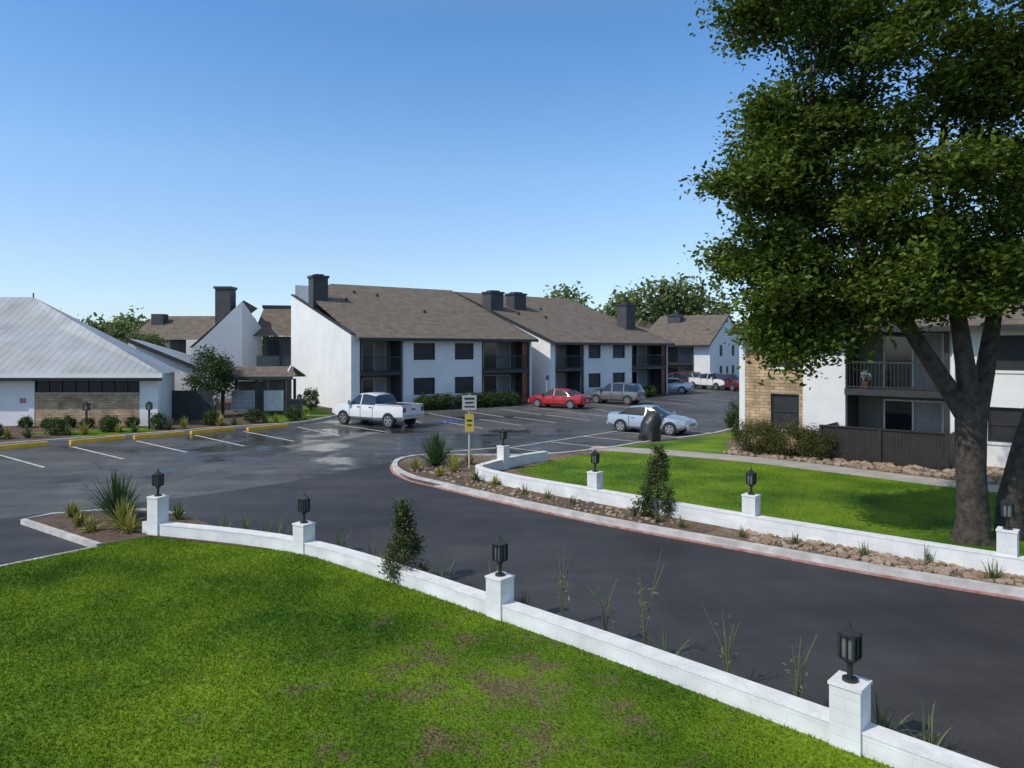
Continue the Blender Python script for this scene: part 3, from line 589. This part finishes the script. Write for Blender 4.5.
# ------------------------------------------------------------------ vehicles
def car(name,x,y,hd,st,paintm,wheels,wr,z0=.24,kind='sedan',sc=1.0):
    g=G(name,(x,y,.004),math.atan2(hd[1],hd[0])); g.e.scale=(sc,sc,sc)
    V=[];F=[];MI=[]
    for (sx,zb,zr,w,rw) in st:
        zz=z0+(.12 if abs(sx)>abs(st[-1][0])*.9 else 0); zm=(z0+zb)/2+.06
        h=[(0,zz),(w*.88,zz),(w,zz+.12),(w*1.01,zm),(w*.96,zb),(rw+.05,zr-.06),(rw*.82,zr),(0,zr+.02)]
        V+= [(sx,a,b) for a,b in h]+[(sx,-a,b) for a,b in h[1:-1]][::-1]
    R=14
    cab=[s[2]-s[1]>.3 for s in st]
    for i in range(len(st)-1):
        for k in range(R):
            a=i*R+k;b=i*R+(k+1)%R; F.append((a,a+R,b+R,b)); kk=min(k,13-k)
            mi=0
            if kk==4 and (cab[i] or cab[i+1]): mi=1
            if kk in(5,6) and (cab[i]!=cab[i+1]) and not(kind=='pickup' and abs(st[i+1][0]-st[i][0])<.05): mi=1
            if kk in(0,): mi=2
            MI.append(mi)
    F.append(tuple(range(R))); MI.append(0); F.append(tuple(range((len(st)-1)*R,len(st)*R))[::-1]); MI.append(0)
    bm=bmesh.new(); vs=[bm.verts.new(v) for v in V]
    for f_,i_ in zip(F,MI): q=bm.faces.new([vs[t] for t in f_]); q.material_index=i_; q.smooth=True
    bmesh.ops.recalc_face_normals(bm,faces=bm.faces); me=bpy.data.meshes.new('body'); bm.to_mesh(me); bm.free()
    for q in (paintm,'cglass','black'): me.materials.append(M[q])
    me.set_sharp_from_angle(angle=math.radians(28)); o=bpy.data.objects.new('body',me); S.collection.objects.link(o); o.parent=g.e
    def wat(xx):
        for i in range(len(st)-1):
            if st[i][0]<=xx<=st[i+1][0]:
                t=(xx-st[i][0])/(st[i+1][0]-st[i][0]); return st[i][3]*(1-t)+st[i+1][3]*t, st[i][1]*(1-t)+st[i+1][1]*t
    for wx in wheels:
        w,_=wat(wx)
        for s in(-1,1):
            n=18; arc=[(wx+(wr+.07)*math.cos(math.pi*i/n),wr+(wr+.07)*math.sin(math.pi*i/n)) for i in range(n+1)]+[(wx-wr-.07,z0),(wx+wr+.07,z0)]
            yy=s*(w*1.01+.012); v=[(a,yy,b) for a,b in arc]+[(a,yy-s*.25,b) for a,b in arc]; m=len(arc)
            g.add('wheel_arch','black',v,[tuple(range(m))]+[(i,(i+1)%m,m+(i+1)%m,m+i) for i in range(m)])
            y0=s*(w+.035)
            g.cyl('tyre','tyre',(wx,y0 if s<0 else y0-.22,wr),wr,.22,'y',24,smooth=True)
            g.cyl('wheel_hub','black',(wx,(y0-.004) if s<0 else y0,wr),wr*.68,.004,'y',20)
            for q in range(5):
                a=q*2*math.pi/5+.3; c,d=math.cos(a),math.sin(a); r=wr*.64; t=.035
                yv=y0+s*.008
                v=[(wx-d*t,yv,wr+c*t),(wx+d*t,yv,wr-c*t),(wx+c*r+d*t*1.6,yv,wr+d*r-c*t*1.6),(wx+c*r-d*t*1.6,yv,wr+d*r+c*t*1.6)]
                g.add('wheel_spokes','rim',v,[(0,1,2,3)])
            ring=[]
            for i in range(20):
                a=i*2*math.pi/20
                for rr in (wr*.6,wr*.7): ring.append((wx+rr*math.cos(a),y0+s*.009,wr+rr*math.sin(a)))
            g.add('wheel_spokes','rim',ring,[(2*i,2*i+1,(2*i+3)%40,(2*i+2)%40) for i in range(20)])
    for dx in {'sedan':(.98,.0,-.92),'suv':(.95,-.0,-.95),'pickup':(1.25,.35,-.62)}[kind]:
        w,zb=wat(dx)
        for s in(-1,1):
            g.box('door_seam','black',dx-.009,dx+.009,s*w*1.012-.006,s*w*1.012+.006,z0+.12,zb-.02)
    ps={'sedan':(.0,),'suv':(.0,-1.0),'pickup':(.35,)}[kind]
    for dx in ps:
        for i in range(len(st)-1):
            if st[i][0]<=dx<=st[i+1][0]:
                t=(dx-st[i][0])/(st[i+1][0]-st[i][0]); L=lambda j:st[i][j]*(1-t)+st[i+1][j]*t
                for s in(-1,1):
                    y1=s*(L(3)*.96+.006);y2=s*(L(4)+.056); g.add('pillar',paintm,[(dx-.04,y1,L(1)),(dx+.04,y1,L(1)),(dx+.035,y2,L(2)-.06),(dx-.035,y2,L(2)-.06)],[(0,1,2,3)])
    for dx in ({'sedan':(.12,-.78),'suv':(.12,-.8),'pickup':(.45,-.5)}[kind]):
        w,zb=wat(dx)
        for s in(-1,1): g.box('door_handle','rim' if kind!='pickup' else 'black',dx,dx+.16,s*w-.03,s*w+.03,zb-.14,zb-.10)
    mx={'sedan':.95,'suv':1.0,'pickup':1.25}[kind]; w,zb=wat(mx)
    for s in(-1,1): g.box('mirror',paintm,mx-.1,mx+.04,s*(w+.1)-.1,s*(w+.1)+.1,zb+.02,zb+(.17 if kind!='pickup' else .27))
    xf=st[-1][0];xr=st[0][0]; wf=st[-1][3];wrr=st[0][3]; zf_=st[-1][1];zr_=st[0][1]
    for s in(-1,1):
        g.box('head_light','headl',xf-.16,xf+.012,s*wf*.78-.15,s*wf*.78+.15,zf_-.16,zf_-.01)
        g.box('tail_light','taill',xr-.012,xr+.14,s*wrr*.84-.12,s*wrr*.84+.12,zr_-.30 if kind!='sedan' else zr_-.2,zr_-.04)
    g.box('grille','black',xf-.02,xf+.01,-wf*.5,wf*.5,zf_-.2,zf_-.05)
    g.box('front_bumper','black' if kind!='sedan' else paintm,xf-.05,xf+.05,-wf*.95,wf*.95,z0+.1,z0+.25)
    g.box('rear_bumper','rim' if kind=='pickup' else paintm,xr-.06,xr+.05,-wrr*.95,wrr*.95,z0+.12,z0+.3)
    g.box('number_plate','signw',xr-.075,xr-.062,-.16,.16,z0+.15 if kind!='sedan' else z0+.32,z0+.3 if kind!='sedan' else z0+.45)
    if kind=='pickup':
        g.box('cargo_bed','black',-2.78,-.86,-.78,.78,1.262,1.30)
        for s in(-1,1): g.box('bed_rail',paintm,-2.85,-.8,s*.87-.07,s*.87+.07,1.27,1.32)
        g.box('bed_rail',paintm,-2.88,-2.79,-.79,.79,1.27,1.32); g.box('side_step','black',-.6,1.3,-1.03,-.93,.36,.42); g.box('side_step','black',-.6,1.3,.93,1.03,.36,.42)
        g.box('tailgate_seam','black',-2.912,-2.905,-.75,.75,.72,.735); g.box('tailgate_handle','black',-2.92,-2.9,-.15,.15,1.02,1.1)
    g.done()
SED=[(-2.28,.78,.84,.70,.55),(-2.18,.93,.99,.82,.68),(-1.6,.96,1.03,.87,.70),(-1.0,.95,1.37,.885,.58),(-.35,.94,1.44,.89,.60),(.3,.93,1.40,.89,.59),(1.12,.89,.97,.88,.70),(1.75,.83,.89,.86,.66),(2.15,.72,.77,.78,.58),(2.28,.58,.62,.68,.5)]
SUV=[(-2.2,.95,1.0,.80,.66),(-2.12,1.02,1.12,.85,.70),(-1.85,1.03,1.58,.87,.62),(-1.2,1.03,1.68,.88,.64),(-.35,1.02,1.70,.89,.64),(.35,1.01,1.64,.89,.62),(1.15,.98,1.06,.88,.72),(1.75,.92,.98,.86,.68),(2.1,.8,.85,.78,.6),(2.22,.64,.68,.7,.5)]
PIC=[(-2.9,1.22,1.25,.93,.84),(-2.82,1.25,1.27,.96,.86),(-.84,1.25,1.27,.97,.86),(-.82,1.25,1.3,.97,.86),(-.7,1.25,1.82,.97,.68),(.0,1.25,1.92,.97,.70),(.65,1.24,1.88,.97,.69),(1.45,1.2,1.28,.97,.80),(2.3,1.14,1.21,.95,.78),(2.72,1.04,1.12,.90,.72),(2.85,.85,.9,.84,.66)]
car('pickup_truck',-7.45,38.4,(-.84,.54),PIC,'pw',(-1.85,1.75),.40,.42,'pickup',.92)
car('parked_car',3.35,49.9,(-.85,.53),SED,'pr',(-1.4,1.38),.32,sc=.95)
car('parked_car',7.95,53.6,(-.85,.53),SUV,'pg',(-1.35,1.35),.35,.28,'suv',.95)
car('parked_car',6.95,34.9,(.82,-.57),SED,'ps',(-1.4,1.38),.32,sc=.93)
car('parked_car',17.6,76,(-.9,.4),SUV,'pm',(-1.35,1.35),.35,.28,'suv')
car('parked_car',15.0,67,(-.9,.4),SED,'ps',(-1.4,1.38),.32)
car('parked_car',19.6,80,(-.8,.6),SUV,'pk',(-1.35,1.35),.35,.28,'suv')
car('pickup_truck',20.7,73,(.5,-.86),PIC,'pw',(-1.85,1.75),.40,.42,'pickup',.9)
car('parked_car',22.1,71,(.4,-.9),SUV,'pm',(-1.35,1.35),.35,.28,'suv')
car('parked_car',24.6,73,(.4,-.9),SED,'pr',(-1.4,1.38),.32)
V,F=tube([(6.1,31.0,.1),(6.12,31.0,.35),(6.15,31.0,.75),(6.28,31.0,1.05),(6.45,31.0,1.25),(6.5,31.0,1.32)],[.5,.46,.44,.40,.25,.05],12,.12)
g=G('covered_grill'); g.add('cover','tarp',V,F,True); g.cyl('wheel','tyre',(5.75,30.55,.25),.14,.08,'y'); g.done()
# ------------------------------------------------------------------ plants
def spiky(name,x,y,z,n,L,m,w=.02,droop=.1,spread=1.): return tuft(name,x,y,z,n,L,spread,M[m],w,droop)
spiky('yucca_plant',-9.35,16.6,.09,280,1.2,'yucca',.022)
spiky('variegated_agave',-8.75,15.75,.09,100,.78,'yagave',.028,.3); spiky('variegated_agave',-10.6,16.9,.09,60,.45,'yagave',.025,.3)
spiky('variegated_agave',-9.9,16.0,.09,50,.42,'yagave',.025,.3); spiky('variegated_agave',-7.9,16.6,.09,50,.5,'gblade',.015,.4)
spiky('variegated_agave',-8.4,15.4,.09,60,.5,'yagave',.025,.3); spiky('variegated_agave',-9.3,15.5,.09,50,.4,'yagave',.025,.3)
spiky('yucca_plant',-2.65,24.3,.1,260,1.3,'yucca',.028)
for p in [(-1.9,23.0,.7,'yagave'),(-1.1,21.3,.4,'gblade'),(-3.2,23.2,.5,'yagave'),(-.9,22.0,.5,'yagave'),(-2.3,22.2,.35,'yagave'),(-1.5,24.5,.6,'yagave'),(-2.0,23.9,.6,'yagave'),(-.5,20.7,.35,'yagave')]: spiky('variegated_agave',p[0],p[1],.1,55,p[2],p[3],.024,.3)
for p in [(.3,19.4),(1.5,18.1),(2.9,16.9),(3.9,15.8),(4.9,15.0),(5.9,14.35),(6.8,13.6),(7.7,13.1),(8.4,12.2),(3.3,16.3),(.9,18.9)]:
    tuft('ornamental_grass',p[0]+random.uniform(-.1,.1),p[1],.1,random.randint(25,45),random.uniform(.3,.45),1,M['gblade'],.010,.5)
for p in [(-6.3,15.3),(-5.2,14.8),(-4.9,14.7),(-3.4,13.8),(.2,10.7),(2.0,8.95),(3.85,7.25),(4.15,6.95),(-1.2,11.9),(-5.7,15.0),(-2.6,13.1)]:
    tuft('ornamental_grass',p[0],p[1],.09,30,random.uniform(.45,.68),1,M['gblade'],.008,.6)
for p in [(.75,10.4,1.25),(1.3,9.75,1.0),(1.75,9.25,1.4),(2.6,8.45,.95),(3.2,7.85,.9),(-.3,11.2,.6)]:
    g=G('tall_weed')
    for k in range(4):
        dx=random.uniform(-.35,.35)*p[2];dy=random.uniform(-.2,.2)
        V,F=tube([(p[0],p[1],.09),(p[0]+dx*.3,p[1]+dy*.3,.09+p[2]*.5),(p[0]+dx,p[1]+dy,.09+p[2]*random.uniform(.7,1))],[.009,.007,.004],5); g.add('stalk','stalk',V,F)
    e=g.done(); C=np.array([[p[0],p[1],.15+p[2]*t] for t in (.1,.25,.4,.55)]); leaves('leaves',C,np.full((4,3),.06),10,.09,M['gblade'],e,.25)
shrub('holly_shrub',-1.9,12.3,.09,.36,.62,M['leafj'],5200,.06,'cone')
shrub('holly_shrub',3.55,17.0,.1,.42,.78,M['leafj'],6500,.065,'cone')
for p in [(9.55,27.3,.85,.62),(10.55,26.5,.9,.6),(11.3,25.9,.75,.52)]: shrub('boxwood_shrub',p[0],p[1],.1,p[2],p[3],M['leafb'],14000,.06)
shrub('tall_shrub',10.5,31.8,.1,.7,.95,M['leafs'],6000,.1)
for i in range(26):
    t=i/25; x=-27+15.2*t; y=26.9+11.6*t+.9+random.uniform(-.1,.6)
    if i%3: spiky('variegated_agave',x,y,.09,50,random.uniform(.6,.85),'yagave' if i%2 else 'gblade',.034,.35)
    else: shrub('boxwood_shrub',x,y+.8,.09,.45,.38,M['leafs'],1800,.09)
for i in range(6): shrub('boxwood_shrub',-25.3+1.15*i+random.uniform(-.2,.2),36.2,.09,random.uniform(.3,.42),random.uniform(.22,.3),M['leafs'],1500,.09)
c,s_=math.cos(math.radians(34.4)),math.sin(math.radians(34.4))
for t in [4.5,5.4,6.3,7.6,8.6,9.6,10.4,11.6]:
    shrub('hedge_shrub',-10.4+c*t+s_*1.3,46.3+s_*t-c*1.3,.0,.7,.5,M['leafs'],2600,.12)
c,s_=math.cos(math.radians(40)),math.sin(math.radians(40))
for t in [4.5,5.6,6.7,8,9.2,10.4]:
    shrub('hedge_shrub',3.23+c*t+s_*1.2,55.6+s_*t-c*1.2,.0,.65,.45,M['leafs'],2200,.13)
shrub('hedge_shrub',-13.6,47.3,.09,.6,.7,M['leafs'],2600,.12)
def tree(name,x,y,z,h,rx,rz_,m,nc,nl,size,tr=.1):
    g=G(name); V,F=tube([(x,y,z),(x+.05,y,z+h*.3),(x,y,z+h*.6),(x,y,z+h*.9)],[tr,tr*.8,tr*.5,tr*.15],8,.08); g.add('trunk','bark',V,F)
    cz=z+h-rz_; C=ellclumps(x,y,cz,rx*.85,rx*.85,rz_*.9,nc,.35)
    for q in C[:10]:
        V,F=tube([(x,y,z+h*.35),((x+q[0])/2,(y+q[1])/2,(z+h*.35+q[2])/2+.1),tuple(q)],[tr*.4,tr*.25,.01],5); g.add('branches','bark',V,F)
    e=g.done(); leaves('crown',C,np.full((nc,3),rx*.17),nl,size,m,e); return e
tree('small_tree',-18.2,42.0,.09,4.2,1.45,1.75,M['leafs'],36,200,.16,.07)
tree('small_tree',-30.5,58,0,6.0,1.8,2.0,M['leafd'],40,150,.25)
# ---- big tree
g=G('pecan_tree')
bx,by=9.6,14.6
V,F=tube([(bx,by,.05),(bx-.02,by,.25),(bx+.02,by,.7),(bx-.03,by,1.6),(bx-.02,by,2.6),(bx,by,3.0)],[.44,.34,.29,.27,.29,.25],16,.06); g.add('trunk','bark',V,F,True)
limbs=[([(bx-.05,by,2.6),(bx-.5,by+.1,3.4),(bx-1.1,by+.2,4.4),(bx-1.7,by+.3,5.6),(bx-2.6,by+.3,7.0),(bx-3.2,by+.4,8.6)],[.22,.18,.15,.12,.09,.05]),
 ([(bx,by,2.7),(bx-.15,by,3.8),(bx-.3,by+.1,5.2),(bx-.5,by+.4,7.5),(bx-.2,by+.4,10)],[.24,.18,.15,.10,.05]),
 ([(bx+.05,by,2.6),(bx+.4,by+.2,3.6),(bx+.75,by+.4,5),(bx+1.2,by+.4,7.4),(bx+1.6,by,10)],[.22,.18,.15,.11,.05]),
 ([(bx-1.1,by+.2,4.4),(bx-2,by-.2,5.0),(bx-3.2,by-.1,5.6),(bx-4.0,by,6.2)],[.1,.08,.06,.03]),
 ([(bx-1.7,by+.3,5.6),(bx-2.8,by+1,5.4),(bx-3.7,by+1.2,4.9)],[.08,.05,.02])]
for p,r in limbs: V,F=tube(p,r,10,.05); g.add('limbs','bark',V,F,True)
V,F=tube([(bx+1.0,by+.3,.05),(bx+1.0,by+.3,.9),(bx+1.25,by+.3,2),(bx+1.7,by+.3,3.4),(bx+2.2,by+.2,5.2),(bx+2.6,by,8)],[.30,.24,.2,.18,.14,.07],12,.05); g.add('second_stem','bark',V,F,True)
C=np.concatenate([ellclumps(9.3,15.2,9.3,4.0,4.0,4.6,100,.5),ellclumps(5.9,15.0,7.0,1.8,1.9,1.6,30,.2),ellclumps(5.7,14.9,5.3,1.1,1.3,1.1,18,.2),
  ellclumps(5.85,14.6,4.3,.6,.8,.45,6,.2),ellclumps(7.2,14.8,5.1,1.5,1.6,.8,22,.2),ellclumps(6.5,14.8,9.6,1.6,2,1.5,20,.2),ellclumps(6.3,14.6,11.5,1.7,1.8,1.1,20,.2),ellclumps(5.2,14.6,11.6,.8,1.0,.6,5,.2),ellclumps(4.9,14.6,7.4,.5,1.0,.5,4,.2),ellclumps(12.5,14.8,6.4,2.6,2.4,2.2,34,.2),ellclumps(9.0,14.8,5.9,2.0,2.0,1.0,26,.2),
  ellclumps(7.8,15,8,2.4,2.6,2.2,22,.2),ellclumps(9.7,13.4,8.3,3,1.4,2.2,30,.2),ellclumps(9.6,13.5,10.4,2.6,1.2,1.8,26,.2),ellclumps(8.3,13.9,5.2,1.6,1.0,.45,12,.2),ellclumps(11,13.9,5.6,1.3,1.0,.6,14,.2)])
C=C[C[:,2]>3.8]
for q in C[::4]:
    b=min([Vector(p) for ps,_ in limbs for p in ps[2:]],key=lambda p:(p-Vector(q)).length+ (0 if p.z<q[2]+.5 else 2))
    m_=(b+Vector(q))/2+Vector((0,0,.15)); V,F=tube([tuple(b),tuple(m_),tuple(q)],[.035,.02,.008],5); g.add('twigs','bark',V,F)
e=g.done()
R=np.column_stack([rng.uniform(.2,.42,len(C)),rng.uniform(.2,.42,len(C)),rng.uniform(.10,.22,len(C))])
leaves('crown',C,R,540,.14,M['leaf'],e,.5,.5)
# ---- distant trees
cl=[]
for (x,y,z,rx,rz_) in [(16,112,8.5,3,3.5),(19,115,10,3,4),(22.5,112,11.6,4,3.2),(27,114,12.2,4.5,3.5),(31,113,11.6,4.5,3.5),(9,118,11.2,4.0,3),(5,122,8.5,4,3),(35,112,7,4,4),(42,105,6,6,5),(50,100,6,6,5),(-66,105,6,4,3.6),(-60,108,6.2,3.6,3.2),(-56,104,5.6,3.4,3)]:
    cl.append(ellclumps(x,y,z,rx,rx,rz_,26,.2)); cl.append(ellclumps(x,y,z-3,rx,rx,3,14,.2))
for i in range(70):
    x=-190+i*5.6; cl.append(ellclumps(x+random.uniform(-2,2),175+random.uniform(-8,8),5.0+random.uniform(-.5,1.8),4,3,3.8,12,.2))
for i in range(14): cl.append(ellclumps(-64+i*1.9,108+random.uniform(-3,3),5.2,2.5,2,2.8,9,.2))
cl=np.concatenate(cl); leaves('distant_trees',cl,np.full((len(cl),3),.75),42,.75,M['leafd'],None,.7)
rocks('river_rocks',(7,22,13,31),1100,.05,.14,.1,M['rock'],poly=[(8.0,26.9),(9.2,26.1),(11.6,23.7),(13.5,21.7),(16.5,19),(19,17),(21,18.5),(12.5,26.9),(9.6,29.3),(9,28.5)])
rocks('river_rocks',(4.5,12,9,16),420,.04,.10,.1,M['rock'],poly=[(5,14.5),(7,12.85),(9.3,11.3),(12,9.6),(12,10),(8.8,12.5),(5.2,15.6)])
rocks('river_rocks',(-4,4,16,25),260,.03,.08,.1,M['rock'],poly=[(-3.6,23.6),(-2.3,21.5),(-.3,19.4),(2.1,17),(4.6,14.8),(5.1,15.7),(2,18.6),(-1,21.9),(-2.6,24.6)])
# ------------------------------------------------------------------ light, sky, camera
W=bpy.data.worlds.new('World'); S.world=W; W.use_nodes=True; n=W.node_tree.nodes; l=W.node_tree.links
sun=Vector((-.78,-.42,.95)).normalized(); el=math.asin(sun.z); az=math.atan2(sun.x,sun.y)
sk=n.new('ShaderNodeTexSky'); sk.sky_type='NISHITA'; sk.sun_disc=False; sk.sun_elevation=el; sk.sun_rotation=az; sk.air_density=1.0; sk.dust_density=.3; sk.ozone_density=1.5
tc=n.new('ShaderNodeTexCoord'); sp=n.new('ShaderNodeSeparateXYZ'); l.new(tc.outputs['Generated'],sp.inputs[0])
rp=n.new('ShaderNodeValToRGB'); l.new(sp.outputs['Z'],rp.inputs['Fac']); E=rp.color_ramp.elements
E[0].position=0; E[0].color=(.46,.54,.80,1); E[1].position=1; E[1].color=(1.0,.80,.58,1)
for p_,c_ in [(.05,(.49,.56,.71)),(.12,(.55,.60,.68)),(.24,(.57,.67,.77)),(.42,(.40,.62,.80)),(.6,(.92,.80,.66))]:
    q=E.new(p_); q.color=(*c_,1)
mu=n.new('ShaderNodeVectorMath'); mu.operation='MULTIPLY'; l.new(sk.outputs[0],mu.inputs[0]); l.new(rp.outputs['Color'],mu.inputs[1])
sc=n.new('ShaderNodeVectorMath'); sc.operation='SCALE'; sc.inputs['Scale'].default_value=1.62; l.new(mu.outputs[0],sc.inputs[0])
bg=n['Background']; bg.inputs['Strength'].default_value=.15; l.new(sc.outputs[0],bg.inputs['Color'])
sd=bpy.data.lights.new('sun','SUN'); sd.energy=3.2; sd.angle=math.radians(.6); sd.color=(1,.94,.84); so=bpy.data.objects.new('sun',sd); S.collection.objects.link(so); so.rotation_euler=sun.to_track_quat('Z','Y').to_euler()
cd=bpy.data.cameras.new('camera'); co=bpy.data.objects.new('camera',cd); S.collection.objects.link(co); co.location=(0,0,4.1); co.rotation_euler=(math.radians(90),0,0)
cd.sensor_width=36; cd.lens=700/1024*36; cd.shift_y=-34/1024; cd.clip_end=3000; S.camera=co
S.view_settings.view_transform='Standard'; S.view_settings.look='None'; S.view_settings.exposure=0
